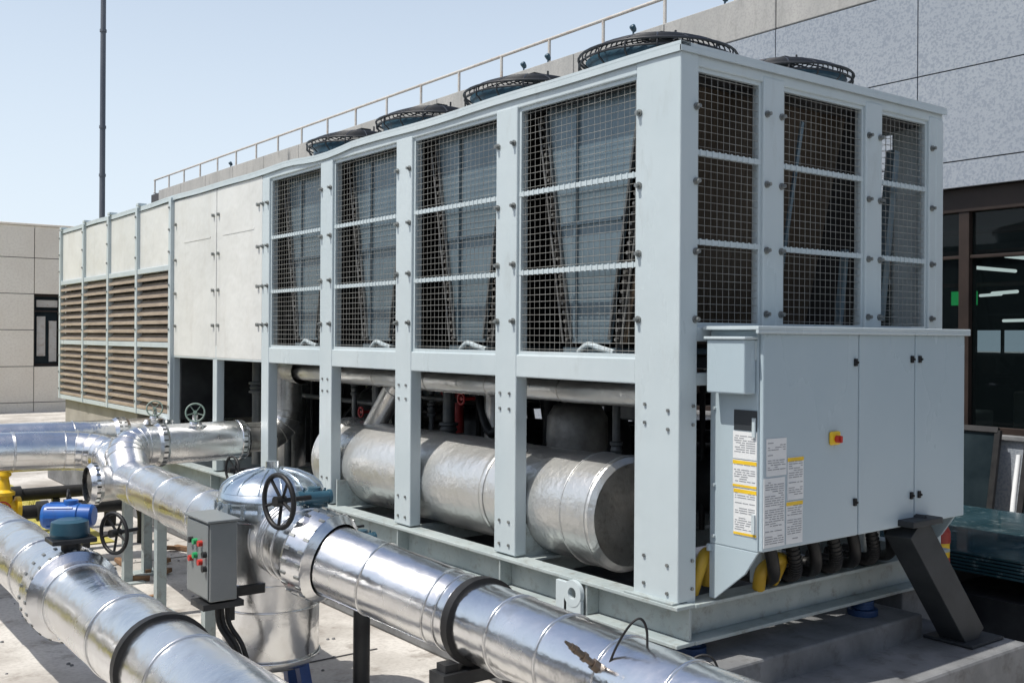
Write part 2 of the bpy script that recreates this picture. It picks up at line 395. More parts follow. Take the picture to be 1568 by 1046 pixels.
for y in ly[1:]: f.box(-.035,.05,y-.05,y+.02,3.0,3.03)
f.obj('louvre_frame',paint,ch,.004)
f=MB()
for y in ly: 
    for z in(1.1,1.3,1.5,1.8,2.0,2.2,2.5,2.7,2.9): f.cyl((-.03,y+.03,z),(-.042,y+.03,z),.011,n=6)
f.obj('louvre_bolts',bolt,ch)
f=MB()
for i in range(4):
    a,b=ly[i]+.065,ly[i+1]-.005
    for z0,z1 in((1.03,1.63),(1.68,2.335)):
        n=8; p=(z1-z0)/n
        for k in range(n):
            z=z0+p*k+.012
            f.add([(-.02,a,z),(-.02,b,z),(.03,b,z+p*.75),(.03,a,z+p*.75),(-.014,a,z-.004),(-.014,b,z-.004),(.036,b,z+p*.72),(.036,a,z+p*.72)],[(0,1,2,3),(4,7,6,5),(0,4,5,1)])
            f.box(-.024,-.016,a,b,z-.006,z+.022)
f.obj('louvre_fins',louv,ch)
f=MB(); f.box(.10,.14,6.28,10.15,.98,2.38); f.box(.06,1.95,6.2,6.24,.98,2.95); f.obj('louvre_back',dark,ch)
c1=MB();ep=MB();ub=MB();rib=MB()
for k in range(4):
    yc=.70+1.02*k; 
    for s in(-1,1):
        yt=yc+s*.36; yb=yc+s*.15
        t=s*.055
        c1.prism([(.14,yt,2.9),(.14,yt+t,2.9),(.14,yb+t,1.70),(.14,yb,1.70)],(1.75,0,0))
        ub.cyl((.125,yt+t*1.1,2.88),(.125,yb+t*1.1,1.72),.006,n=8)
        for j in range(26):
            u=j/25
            y=yt+(yb-yt)*u+t*.5; z=2.86-1.12*u
            ub.cyl((.14,y,z),(.118,y,z),.009,n=8)
    ep.prism([(.125,yc-.35,2.9),(.125,yc+.35,2.9),(.125,yc+.14,1.72),(.125,yc-.14,1.72)],(.006,0,0))
    ep.prism([(1.93,yc-.35,2.9),(1.93,yc+.35,2.9),(1.93,yc+.14,1.72),(1.93,yc-.14,1.72)],(.006,0,0))
    ep.box(.11,1.95,yc-.19,yc+.19,1.67,1.70)
    ep.box(.108,.124,yc+.10,yc+.115,1.75,2.88); ep.box(.112,.124,yc-.22,yc+.22,2.30,2.315)
    for s in(-1,1):
        rib.beam((.115,yc+s*.345,2.88),(.115,yc+s*.137,1.74),.012,.012,up=(1,0,0))
c1.obj('coil_slabs',coil,ch); ep.obj('coil_endplates',vplate,ch); ub.obj('coil_tube_bends',copper,ch); rib.obj('endplate_ribs',midg,ch)
f=MB(); f.box(.09,1.95,.55,4.25,1.60,1.655); f.box(.09,1.95,.08,4.25,2.90,2.95); f.obj('drip_tray',dark,ch)
f=MB()
for k in range(4):
    yc=.62+1.02*k
    f.tube(cat([(.09,yc-.12,1.68),(.08,yc-.03,1.70),(.09,yc+.06,1.715),(.10,yc+.14,1.68)]),.015,6)
f.obj('cable_sleeves',paint,ch)
f=MB(); f.prism([(.14,.20,2.9),(.14,.23,2.9),(.14,.50,1.72),(.14,.47,1.72)],(1.30,0,0)); f.obj('end_coil',coilb,ch)
f=MB(); f.beam((.95,.1,2.8),(.75,.1,1.85),.012,.02); f.beam((1.75,.12,2.75),(1.62,.12,1.85),.05,.05); f.beam((1.25,.1,1.82),(1.30,.1,2.2),.03,.03)
f.obj('stays',vplate,ch)
fr=MB(); fw=MB(); fb=MB()
def fan(cx,cy,dz=0):
    fr.lathe((cx,cy,2.99),(0,0,1),[(.40,0),(.37,.015),(.345,.05),(.345,.12+dz),(.36,.14+dz),(.35,.14+dz),(.335,.10),(.335,.05)],40,False)
    zz=3.15+dz; H=.105; RR=.395
    def zd(R): return zz+H*(1-(R/RR)**2)
    R=.05
    while R<RR-.01:
        fw.torus((cx,cy,zd(R)),(0,0,1),R,.0038,36,5); R+=.026
    fw.torus((cx,cy,zz),(0,0,1),RR,.007,40,5); fw.torus((cx,cy,zz-.03),(0,0,1),RR-.005,.006,40,5)
    for i in range(16):
        a=2*math.pi*i/16; pts=[]
        for j in range(8):
            R=.04+(RR-.04)*j/7; pts.append((cx+R*math.cos(a),cy+R*math.sin(a),zd(R)))
        pts.append((cx+(RR-.002)*math.cos(a),cy+(RR-.002)*math.sin(a),zz-.05))
        pts.append((cx+(RR-.04)*math.cos(a),cy+(RR-.04)*math.sin(a),zz-.08))
        fw.tube(pts,.005,5)
    fb.cyl((cx,cy,3.0),(cx,cy,3.14),.10,n=20)
    for i in range(5):
        a=2*math.pi*i/5; c,s=math.cos(a),math.sin(a)
        def P(r,o,z): return (cx+c*r-s*o,cy+s*r+c*o,z)
        fb.add([P(.09,-.05,3.03),P(.32,-.02,3.04),P(.32,.13,3.09),P(.09,.06,3.11)],[(0,1,2,3)])
    fb.cyl((cx+.08,cy-.05,3.24+dz),(cx+.08,cy-.05,3.30+dz),.006,n=6); fb.box(cx-.03,cx+.05,cy-.06,cy+.02,3.235+dz,3.275+dz)
for k in range(4): fan(.52,.66+1.02*k); fan(1.5,.67+1.02*k,.045)
fr.obj('fan_rings',darkb,ch); fw.obj('fan_guards',guardm,ch); fb.obj('fan_blades',dark,ch)
f=MB()
f.box(-.035,.075,-.03,10.25,.605,.622); f.box(-.035,.075,-.03,10.25,.446,.463); f.box(.05,.066,-.02,10.24,.464,.604)
f.box(.076,Wd+.03,-.035,.075,.603,.620); f.box(.076,Wd+.03,-.035,.075,.447,.464); f.box(.067,Wd+.02,.045,.06,.464,.603)
f.box(Wd-.07,Wd+.03,.08,10.25,.45,.62)
for y in(.55,1.226,2.25,3.25,4.24,5.24): f.box(-.025,.05,y,y+.012,.464,.604)
for y in(1.2,2.25,3.25,4.2,5.2,6.2): f.box(.08,Wd-.07,y,y+.09,.50,.60)
f.box(-.03,.06,.0,.3,.622,.632)
f.obj('base_channel',basem,ch,.003)
f=MB(); f.lathe((-.045,.62,.555),(1,0,0),[(.028,-.012),(.062,-.012),(.062,.012),(.028,.012),(.028,-.012)],24,True); f.box(-.055,-.035,.56,.68,.46,.53); f.box(-.055,-.033,.66,.74,.46,.60)
f.obj('lifting_lug',paint,ch,.002)
f=MB()
for x,y in((.18,.1),(1.35,.02),(.18,3.2),(.18,6.2),(1.5,3.2)):
    f.cyl((x,y,.37),(x,y,.40),.075,n=20); 
    for j in range(5): f.torus((x,y,.405+j*.008),(0,0,1),.05,.006,20,6)
f.obj('isolators',mat('isolator_blue',(.01,.04,.12),rough=.5),ch)
f=MB();R=.273
prof=[(R,.80+.05*i) for i in range(54)]
prof=[(r_+.0018*math.sin(h*7)+.0014*math.sin(h*19),h) for r_,h in prof]
f.lathe((.35,0,.88),(0,1,0),prof,48)
f.lathe((.35,0,.88),(0,1,0),[(R-.02,.64),(R+.008,.66),(R+.012,.67),(R+.012,.86),(R,.88)],48,True)
f.lathe((.35,0,.88),(0,1,0),[(R,3.40),(R+.014,3.42),(R+.014,3.58),(R-.02,3.64),(R-.09,3.68),(0,3.69)],48,True)
f.obj('evaporator_shell',foil,ch)
f=MB(); f.lathe((.35,0,.88),(0,1,0),[(0,.645),(R-.10,.645),(R-.03,.642),(R-.018,.641)],48,True); f.obj('shell_end',aluD,ch)
f=MB()
for y in(1.55,2.45): f.lathe((.35,y,.88),(0,1,0),[(R+.0005,-.02),(R+.003,-.018),(R+.003,.018),(R+.0005,.02)],48)
for y in(.68,.86,3.44,3.56): f.torus((.35,y,.88),(0,1,0),R+.013,.004,48,6)
f.obj('shell_bands',foil,ch)
f=MB()
for y in(1.15,3.1):
    for dy in(0,.12):
        poly=[]
        for i in range(13):
            a=math.radians(200+140*i/12); poly.append((.35+math.cos(a)*(R+.004),y+dy,.88+math.sin(a)*(R+.004)))
        poly=[(.35-R-.06,y+dy,.90-.10),]+poly+[(.35+R+.06,y+dy,.80),(.35+R+.06,y+dy,.615),(.35-R-.06,y+dy,.615)]
        f.prism(poly,(0,.014,0))
    f.box(.05,.7,y-.06,y+.2,.603,.615)
f.obj('saddles',basem,ch)
a,b=clad([(.30,.45,1.475),(.30,4.35,1.475)],.062,seam=.6); a.obj('suction_line',foil,ch); b.obj('suction_beads',aluD,ch)
a,b=clad([(.35,4.60,1.50),(.35,4.60,.955),(-.35,4.60,.955)],.115,bend=.2)
clad([(.30,4.2,1.475),(.35,4.60,1.49),(.35,4.6,1.3)],.10,bend=.12,gores=6,mb=a,beads=b)
clad([(.35,3.25,1.08),(.40,2.95,1.45),(.8,2.6,1.48)],.075,bend=.15,mb=a,beads=b)
clad([(.8,6.0,.65),(.8,6.0,1.5)],.09,mb=a,beads=b); clad([(.75,2.35,.65),(.75,2.35,1.5)],.06,mb=a,beads=b); clad([(.6,5.1,.65),(.6,5.1,1.25)],.14,mb=a,beads=b)
clad([(.40,.36,.63),(.40,.36,1.4)],.05,mb=a,beads=b)
a.obj('refrigerant_lines',aluD,ch); b.obj('line_beads',aluD,ch)
f=MB()
for (x,y,r,z0,z1) in((1.0,1.6,.19,.62,1.30),(1.15,3.0,.19,.62,1.25),(1.2,4.6,.20,.62,1.3),(1.0,5.6,.20,.62,1.3),(1.5,.9,.16,.62,1.25)):
    f.lathe((x,y,0),(0,0,1),[(r,z0),(r,z0+.3),(r*1.06,z0+.31),(r*1.06,z0+.36),(r,z0+.37),(r,z1-.12),(r*.85,z1-.03),(r*.4,z1),(0,z1+.005)],28)
f.obj('compressors',dark,ch)
f=MB(); f.lathe((.80,1.58,0),(0,0,1),[(.17,.95),(.185,1.15),(.18,1.28),(.14,1.35),(.05,1.37),(0,1.37)],28); f.obj('wrapped_receiver',mat('wrapped_grey',(.22,.21,.20),(.36,.35,.33),rough=.5,metal=.4,nscale=8,bump=[(18,.8,.01)]),ch)
f=MB(); mg=MB()
random.seed(3)
for i in range(26):
    x=random.uniform(.75,1.7); y=random.uniform(.8,6.0); r=random.choice([.018,.025,.035,.05])
    f.cyl((x,y,.62),(x,y,1.56),r,n=12)
    if i%2: f.tube(cat([(x,y,random.uniform(.9,1.4)),(x-.1,y+.1,random.uniform(1.1,1.5)),(x-.2,y+.35,random.uniform(.9,1.45)),(x-.15,y+.6,1.5)],6),r*.6,8)
for i in range(5): f.cyl((random.uniform(1.2,1.8),.4,random.uniform(.8,1.45)),(random.uniform(1.2,1.8),6.0,random.uniform(.8,1.45)),.04,n=12)
f.cyl((1.55,1.0,.90),(1.55,5.6,.90),.22,n=28)
f.obj('piping_dark',dark,ch)
for (y,x,r) in((1.05,.62,.022),(1.9,.60,.035),(2.05,.68,.018),(2.62,.58,.04),(2.95,.66,.02),(3.5,.55,.03),(3.62,.62,.045),(3.85,.55,.02),(4.9,.5,.03),(5.4,.45,.05),(5.75,.6,.03),(.62,.7,.03)):
    mg.cyl((x,y,.64),(x,y,1.55),r,n=14)
    z=1.02+((y*7)%1)*.35
    mg.lathe((x,y,z),(0,0,1),[(r,-.05),(r*1.6,-.045),(r*1.6,-.03),(r*1.2,-.02),(r*1.5,.0),(r*1.2,.02),(r*1.6,.03),(r*1.6,.045),(r,.05)],14,True)
for (y0,y1,z) in((1.0,2.1,1.40),(2.6,3.6,1.33),(3.6,4.9,1.25)): mg.cyl((.62,y0,z),(.62,y1,z),.018,n=10)
mg.obj('risers_and_valves',midg,ch)
f=MB()
for (x,y,z) in((.60,3.0,1.28),(.56,3.55,1.20),(.58,2.3,1.36)):
    f.cyl((x-.02,y,z),(x-.12,y,z),.012,n=10); f.torus((x-.12,y,z),(1,0,0),.035,.007,20,6); f.cyl((x-.115,y-.035,z),(x-.115,y+.035,z),.005,n=6)
f.cyl((.9,3.0,1.2),(.9,3.25,1.45),.03,n=12); f.cyl((.75,2.75,1.1),(.75,2.75,1.45),.035,n=12); f.obj('red_valves',mat('red_dark',(.35,.02,.02),rough=.45),ch)
f=MB(); f.box(.9,1.0,3.9,4.2,.7,1.3); f.box(.7,.78,.9,1.15,1.3,1.5); f.box(.55,.62,5.45,5.75,.75,1.1); f.obj('junction_boxes',midg,ch,.01)
f=MB(); f.tube(cat([(.15,.06,.64),(.17,.03,.76),(.24,.05,.80),(.27,.08,.66)]),.03,10); f.tube(cat([(.50,-.02,.63),(.48,-.06,.72),(.58,-.08,.76),(.62,0,.64)]),.03,10); f.obj('yellow_hose',mat('yellow_dull',(.42,.27,.02),rough=.5),ch)
# ------------------------------------------------------------------ electrical cabinet
cb=empty('electrical_cabinet')
X0,X1,Yf,Zb,Zt=.19,1.755,-.288,.864,1.785
f=MB(); f.box(X0,X1,Yf+.022,-.004,Zb,Zt); f.obj('body',cabm,cb,.006)
f=MB()
for a,b in((X0+.004,.855),(.862,1.305),(1.312,X1-.003)): f.box(a,b,Yf,Yf+.02,Zb+.004,Zt-.012)
f.obj('doors',cabm,cb,.006)
f=MB(); f.box(X0-.05,X1+.02,Yf-.018,-.002,Zt,Zt+.016); f.box(X0-.05,X1+.02,Yf-.018,Yf-.004,Zt-.016,Zt); f.obj('rain_cap',paint,cb,.003)
f=MB(); f.prism([(X0,-.005,Zb),(X0,Yf+.02,Zb),(X0,-.20,Zb-.10),(X0,-.035,.63),(X0,-.005,.63)],(.012,0,0)); f.prism([(X1-.06,-.005,Zb),(X1-.06,Yf+.02,Zb),(X1-.06,-.20,Zb-.10),(X1-.06,-.035,.63),(X1-.06,-.005,.63)],(.012,0,0))
f.box(X0-.02,X1-.2,-.02,-.005,Zb-.03,Zb); f.obj('brackets',cabm,cb,.002)
f=MB()
for x,z in((.825,1.645),(.825,1.02),(1.275,1.655),(1.34,1.655),(1.275,1.01),(1.34,1.01)):
    f.box(x-.009,x+.009,Yf-.012,Yf,z-.017,z+.017); f.cyl((x,Yf-.012,z),(x,Yf-.020,z),.006,n=10)
f.obj('latches',black,cb,.003)
f=MB()
for z in(1.70,1.38,.98): f.box(X0-.012,X0,Yf+.03,Yf+.045,z-.04,z+.04)
for z in(1.72,1.45,1.12,.9):
    f.cyl((X0,-.03,z),(X0-.01,-.03,z),.008,n=8)
f.obj('hinges',paint,cb)
f=MB(); f.box(.635,.705,Yf-.016,Yf,1.285,1.345); f.obj('isolator_plate',yellow,cb,.012)
f=MB(); f.cyl((.672,Yf-.016,1.312),(.672,Yf-.036,1.312),.016,n=18); f.box(.666,.678,Yf-.045,Yf-.036,1.297,1.327); f.obj('isolator_handle',red,cb,.003)
f=MB(); f.box(X0-.075,X0-.001,-.255,-.05,1.52,1.745); f.obj('terminal_box',cabm,cb,.006)
f=MB(); f.box(X0-.085,X0,-.265,-.04,1.745,1.757); f.obj('terminal_box_lid',paint,cb,.003)
lp=MB(); li=MB(); lyw=MB(); ld=MB()
random.seed(5)
def lab_front(x0,x1,z0,z1,ye=False):
    lp.box(x0,x1,Yf-.0025,Yf-.0003,z0,z1); z=z1-.02
    if ye: lyw.box(x0,x1,Yf-.0032,Yf-.0026,z1-.018,z1-.002)
    while z>z0+.012:
        x=x0+.008
        while x<x1-.015:
            w=random.uniform(.012,.05); w=min(w,x1-.008-x)
            if random.random()<.85: li.box(x,x+w,Yf-.0035,Yf-.0027,z,z+.0028)
            x+=w+.006
        z-=.0095 if random.random()<.85 else .022
def lab_side(y0,y1,z0,z1,ye=False):
    lp.box(X0-.0025,X0-.0003,y0,y1,z0,z1); z=z1-.02
    if ye: lyw.box(X0-.0032,X0-.0026,y0,y1,z1-.018,z1-.002); lyw.box(X0-.0032,X0-.0026,y0,y1,z0+.002,z0+.012)
    while z>z0+.022:
        y=y0+.008
        while y<y1-.012:
            w=min(random.uniform(.012,.05),y1-.008-y)
            if random.random()<.8: li.box(X0-.0035,X0-.0027,y,y+w,z,z+.0028)
            y+=w+.006
        z-=.0095 if random.random()<.85 else .022
lab_front(.215,.345,1.18,1.335); lab_front(.20,.335,.885,1.172); lab_front(.352,.46,1.07,1.25,True); lab_front(.345,.455,.885,1.064,True)
lab_side(-.262,-.135,1.245,1.36); lab_side(-.262,-.135,1.125,1.24,True); lab_side(-.262,-.14,.925,1.12,True); 
ld.box(X0-.003,X0-.0003,-.262,-.14,1.365,1.45)
lp.obj('labels',paper,cb); li.obj('label_text',ink,cb); lyw.obj('label_stripe',yellow,cb); ld.obj('nameplate',labd,cb)
f=MB()
for i in range(7):
    x=.42+.15*i; pts=cat([(x,-.13,Zb+.02),(x+.03,-.14,.76),(x+.10,-.08,.68),(x+.16,.04,.65),(x+.12,.2,.66)],8)
    f.tube(pts,.028,10)
    if i%2:
        for j in range(0,len(pts)-1): f.torus(pts[j],pts[j+1]-pts[j],.029,.004,12,5)
f.obj('conduits',black,cb)
sl=MB(); sl.beam((1.26,-.27,.87),(1.74,-.30,.262),.14,.16,up=(1,0,.8)); sl.beam((1.17,-.29,.89),(1.42,-.29,.89),.16,.03)
sl.box(1.60,1.90,-.42,-.16,.252,.268)
sl.obj('cabinet_support_leg',mat('leg_paint',(.020,.024,.028),(.035,.040,.045),rough=.55,nscale=5,spec=.3),cb,.004)
# ------------------------------------------------------------------ pipes
p=pipe('insulated_outlet_pipe',[(-1.17,1.0,.81),(-.88,.33,.655),(-.895,-3.2,.57)],.152,bend=.35,gores=8,seam=.30)
flange(p,(-1.165,.985,.81),(.38,-.9,-.2),.160,w=.11)
f=MB(); f.lathe((-.876,.20,.650),(.03,1,0),[(.15,-.024),(.172,-.022),(.172,.022),(.15,.024)],40,True); f.obj('rubber_clamp',black,p)
f=MB(); 
for x in(-1.03,-.72): f.box(x-.03,x+.03,.17,.23,0,.52)
f.box(-1.08,-.67,.15,.25,.44,.49); f.obj('support',dark,p)
a,b=clad([(-1.16,1.45,.82),(-1.17,1.22,.83),(-1.17,1.0,.812)],.172,bend=.3,seam=.12); a.obj('elbow',alu,p); b.obj('elbow_beads',alu,p)
q=pipe('insulated_inlet_pipe',[(-2.03,5.2,.645),(-2.03,-3.0,.645)],.155,seam=.62)
flange(q,(-2.03,1.60,.645),(0,1,0),.155,w=.14,tabs=24,k=1.24)
f=MB(); f.lathe((-2.03,.42,.645),(0,1,0),[(.15,-.020),(.170,-.018),(.170,.018),(.15,.020)],40,True); f.obj('rubber_clamp',black,q)
f=MB()
for x in(-2.18,-1.88): f.box(x-.03,x+.03,.4,.46,0,.5)
f.box(-2.23,-1.83,.38,.48,.44,.49); f.obj('support',dark,q)
vv=empty('motorised_valve')
f=MB(); f.cyl((-2.03,1.6,.78),(-2.03,1.6,.87),.04,n=16); f.box(-2.12,-1.94,1.53,1.67,.865,.885); f.obj('neck',dark,vv,.004)
f=MB(); f.lathe((-2.03,1.62,.90),(0,0,1),[(0,-.02),(.075,-.02),(.08,0),(.075,.05),(.05,.06),(0,.06)],24,True); f.obj('gear_housing',teal,vv)
f=MB(); f.lathe((-2.0,1.72,.955),(-.9,.6,0),[(0,-.10),(.04,-.10),(.05,-.09),(.052,-.04),(.057,-.035),(.057,.10),(.05,.115),(0,.12)],24,True); f.lathe((-2.0,1.72,.955),(0,0,1),[(.03,0),(.03,.07),(0,.075)],16,True)
for i in range(8):
    an=i*math.pi/4; d_,u_,w_=basis((-.9,.6,0)); c_=V((-2.0,1.72,.955))+(u_*math.cos(an)+w_*math.sin(an))*.057; f.beam(c_-d_*.02,c_+d_*.09,.006,.008,up=(c_-V((-2.0,1.72,.955))))
f.obj('motor',blue,vv)
wheel(vv,(-1.88,1.50,.90),(-.9,-.35,0),.085,black,shaft=.12); wheel(vv,(-1.98,1.85,1.0),(-.9,.3,.0),.05,black,shaft=.06)
st=empty('basket_strainer'); sx,sy=-1.16,1.5
f=MB(); f.lathe((sx,sy,0),(0,0,1),[(0,.20),(.10,.20),(.19,.225),(.222,.26),(.222,.50)],44); f.lathe((sx,sy,0),(0,0,1),[(.225,.50),(.226,.51),(.226,.92)],44)
f.obj('vessel',alu,st)
f=MB(); 
for z in(.27,.50,.62): f.torus((sx,sy,z),(0,0,1),.226,.005,44,6)
f.box(sx-.232,sx-.22,sy-.01,sy+.01,.27,.92); f.obj('bands',alu,st)
f=MB(); f.lathe((sx,sy,0),(0,0,1),[(.226,.90),(.250,.905),(.256,.93),(.256,.955),(.250,.965),(.250,.975),(.254,.985),(.250,1.01),(.232,1.035)],44); f.obj('flange_ring',alub,st)
f=MB(); f.lathe((sx,sy,0),(0,0,1),[(.238,1.03),(.225,1.055),(.19,1.085),(.13,1.11),(.06,1.125),(0,1.13)],44)
f.cyl((sx,sy,1.12),(sx,sy,1.16),.03,n=14); f.obj('dome_lid',alub,st)
f=MB()
for i in range(14):
    a=2*math.pi*i/14; f.tube([(sx+rr*math.cos(a),sy+rr*math.sin(a),zz) for rr,zz in((.236,1.032),(.225,1.058),(.19,1.088),(.13,1.113),(.06,1.127))],.0035,5)
for i in range(20):
    a=2*math.pi*i/20
    f.cyl((sx+.252*math.cos(a),sy+.252*math.sin(a),.925),(sx+.252*math.cos(a),sy+.252*math.sin(a),.99),.011,n=6)
f.obj('lid_ribs_and_bolts',alub,st)
f=MB()
for a in(.6,2.2,3.8,5.4): f.beam((sx+.15*math.cos(a),sy+.15*math.sin(a),.25),(sx+.2*math.cos(a),sy+.2*math.sin(a),0),.05,.05,up=(0,1,0))
f.obj('legs',mat('leg_blue',(.01,.04,.16),(.015,.06,.22),rough=.45,nscale=6),st)
bv=empty('butterfly_valve')
gearbox(bv,(-1.12,1.14,1.04),(-1,.1,0),teal,.75); wheel(bv,(-1.33,1.05,1.045),(-1,-.15,0),.112,black,shaft=.16)
bv=empty('butterfly_valve')
gearbox(bv,(-1.10,1.98,1.0),(-1,.1,0),teal,.75); wheel(bv,(-1.20,1.88,1.08),(-1,-.1,0),.068,black)
bv=empty('drain_valve')
gearbox(bv,(-.80,1.28,.80),(-1,.1,0),teal,.62); wheel(bv,(-.92,1.22,.86),(-1,-.1,0),.062,black,shaft=.1)
f=MB(); f.cyl((-.80,1.28,.1),(-.80,1.28,.7),.04,n=16); f.obj('riser',dark,bv)
h=pipe('insulated_header_pipe',[(-1.16,1.68,.77),(-.92,4.55,.72),(-.80,5.40,.84),(-1.5,5.42,.86),(-7.8,5.45,.86)],.148,bend=.30,gores=5,seam=.7)
a,b=clad([(-.95,4.30,.72),(-.93,4.58,.94),(-.62,4.60,.94),(-.30,4.60,.94)],.142,bend=.2,seam=.5); a.obj('branch_elbow',alu,h); b.obj('branch_beads',alu,h)
a,b=clad([(-.66,4.60,.94),(-.02,4.60,.94)],.148,seam=.66,cap1=True); a.obj('branch',alu,h); b.obj('branch_bead',alu,h)
a,b=clad([(-.92,4.50,.71),(-1.16,4.48,.70)],.125); a.obj('stub',aluD,h); flange(h,(-1.16,4.48,.70),(-1,0,0),.125,w=.03)
flange(h,(-.66,4.60,.94),(1,0,0),.140,w=.04,k=1.14); flange(h,(-.05,4.60,.94),(1,0,0),.135,w=.04,k=1.14)
f=MB()
for(x,y)in((-1.05,3.4),(-.95,4.4),(-.75,4.6),(-2.4,5.42),(-1.12,2.4)): f.box(x-.03,x+.03,y-.03,y+.03,0,.62); f.box(x-.1,x+.1,y-.1,y+.1,0,.012)
f.obj('stands',basem,h)
r=pipe('insulated_return_pipe',[(-7.8,6.4,.86),(-.05,6.4,.86),(.6,6.4,.86)],.135,seam=.8)
flange(r,(-.42,6.4,.86),(1,0,0),.135,w=.08,k=1.12); flange(r,(-.1,6.4,.86),(1,0,0),.135,w=.05,k=1.12)
for (x,y,z,nm) in((-.14,6.3,.99,'gate_valve'),(-.40,4.58,1.07,'gate_valve')):
    w=empty(nm); f=MB(); f.lathe((x,y,z-.02),(0,0,1),[(.09,-.02),(.09,.02),(.05,.03),(.035,.06),(.02,.065),(.02,.10)],18,True); f.obj('bonnet',alu,w)
    wheel(w,(x-.02,y-.05,z+.10),(-.45,-1,.3),.068,greenw,shaft=.05)
for (y,z,r_) in((6.75,.34,.055),(5.78,.34,.055)):
    d=empty('black_drain_pipe'); f=MB(); f.cyl((-7.8,y,z),(-.55,y,z),r_,n=18); f.tube(cat([(-.6,y,z),(-.45,y,z),(-.4,y,z-.1),(-.4,y,0)]),r_,12); f.obj('run',black,d)
    f=MB()
    for x in(-4,-2.5,-1.2): f.lathe((x,y,z),(1,0,0),[(r_,-.05),(r_+.025,-.04),(r_+.025,.04),(r_,.05)],18,True); f.box(x+.3,x+.36,y-.03,y+.03,0,z-r_)
    f.obj('couplings',dark,d)
yv=empty('yellow_gate_valve'); f=MB(); cx,cy,cz=-1.50,5.66,.40
f.lathe((cx,cy,cz),(1,0,0),[(0,-.11),(.09,-.11),(.09,-.08),(.06,-.07),(.07,0),(.06,.07),(.09,.08),(.09,.11),(0,.11)],20,True); f.lathe((cx,cy,cz),(0,0,1),[(.06,0),(.055,.1),(.075,.105),(.075,.13),(.045,.15),(.03,.24),(.05,.26),(.04,.30),(0,.30)],18,True); f.obj('body',yellow,yv)
f=MB(); f.cyl((cx,cy,0),(cx,cy,cz-.05),.03,n=12); f.obj('riser',dark,yv)
wheel(yv,(cx-.05,cy-.17,cz+.02),(-.3,-1,0),.06,red,shaft=.12)
k=empty('control_box'); 
f=MB(); f.box(-1.575,-1.455,1.19,1.46,.62,.955); f.obj('enclosure',mat('box_grey',(.15,.165,.165),(.19,.20,.20),rough=.4,nscale=4),k,.005)
f=MB(); f.box(-1.59,-1.445,1.18,1.47,.956,.966); f.box(-1.582,-1.576,1.20,1.45,.63,.945); f.obj('lid',mat('box_grey2',(.17,.185,.185),rough=.4),k,.003)
for nm,m_,lst in(('buttons_red',red,((1.27,.86),(1.38,.78),(1.27,.78))),('buttons_green',greenb,((1.33,.86),(1.33,.80))),('buttons_dark',black,((1.38,.86),(1.22,.82),(1.22,.76)))):
    f=MB()
    for y,z in lst: f.cyl((-1.582,y,z),(-1.60,y,z),.013,n=14)
    f.obj(nm,m_,k)
f=MB(); f.box(-1.45,-1.42,1.30,1.34,.5,.9); f.box(-1.42,-1.28,1.30,1.33,.60,.64); f.box(-1.6,-1.42,1.2,1.35,.585,.61); f.obj('bracket',dark,k)
f=MB()
for dx in(0,.02,.045): f.tube(cat([(-1.50+dx,1.30,.62),(-1.50+dx,1.28,.5),(-1.46+dx,1.22,.40),(-1.44+dx,1.2,.25),(-1.50+dx,1.25,.08),(-1.6+dx,1.35,.02)]),.011,8)
f.obj('cables',black,k)
# thermowell probe screwed into the outlet pipe
t=empty('temperature_probe'); P0=V((-1.012,-.62,.712)); P1=P0+V((-.085,.028,.075))
dd=(P1-P0).normalized()
f=MB(); f.cyl(P0,P1,.011,n=12); f.cyl(P0-dd*.02,P0+dd*.02,.020,n=6); f.cyl(P0+dd*.05,P0+dd*.062,.016,n=14); f.cyl(P0+dd*.09,P0+dd*.10,.015,n=6); f.cyl(P1,P1+dd*.025,.008,.004,n=8); f.obj('body',mat('brass_dull',(.10,.085,.07),(.18,.14,.11),rough=.35,metal=.7,nscale=20),t)
f=MB(); f.tube(cat([P0+V((.01,-.03,-.02)),P0+V((.03,-.05,.06)),P0+V((.06,-.08,.135)),P0+V((.09,-.10,.16)),P0+V((.11,-.11,.12)),P0+V((.11,-.11,.02))]),.0042,6)
f.tube(cat([P0+V((.13,-.22,.0)),P0+V((.18,-.25,.06)),P0+V((.22,-.28,.06)),P0+V((.25,-.29,-.0))]),.0042,6); f.obj('cable',black,t)
# ------------------------------------------------------------------ office building (right/back)
ob=empty('granite_office_building'); XB=5.8
f=MB(); jy=[2.46+1.68*i for i in range(-8,14)]
for i in range(len(jy)-1):
    y0,y1=jy[i]+.006,jy[i+1]-.006
    if jy[i]>24: break
    y1=min(y1,25)
    for z0,z1 in((3.15,3.384),(3.396,4.234),(4.246,5.084)): f.box(XB,XB+.05,y0,y1,z0,z1)
f.obj('facade_panels',granite,ob)
f=MB()
for i in range(len(jy)-1):
    if jy[i]>24: break
    f.box(XB,XB+.35,jy[i]+.006,min(jy[i+1]-.006,25),5.096,5.55)
f.obj('parapet',parap,ob,.01)
f=MB(); f.box(XB+.03,XB+.3,-11,24.98,3.16,5.5); f.box(XB+.3,XB+15,-11,24.9,3.2,3.4); f.box(XB+.3,XB+15,24.7,24.98,0,5.5); f.obj('backing',joint,ob)
f=MB(); f.box(XB+.06,XB+.3,-11,25,0,.86); f.obj('sill_wall',granite,ob); 
f=MB(); f.box(XB+.02,XB+.32,-11,25,.86,.90); f.box(XB+.0,XB+.06,-11,25,0,.12); f.obj('sill',plin,ob,.005)
f=MB(); f.box(XB+.10,XB+.26,-11,25,2.93,3.15); f.box(XB+.12,XB+.24,-11,25,.90,.96)
ym=[2.05+1.68*i for i in range(-7,14)]
for y in ym: f.box(XB+.11,XB+.25,y-.05,y+.05,.96,2.93)
f.box(XB+.13,XB+.22,-11,25,2.50,2.53)
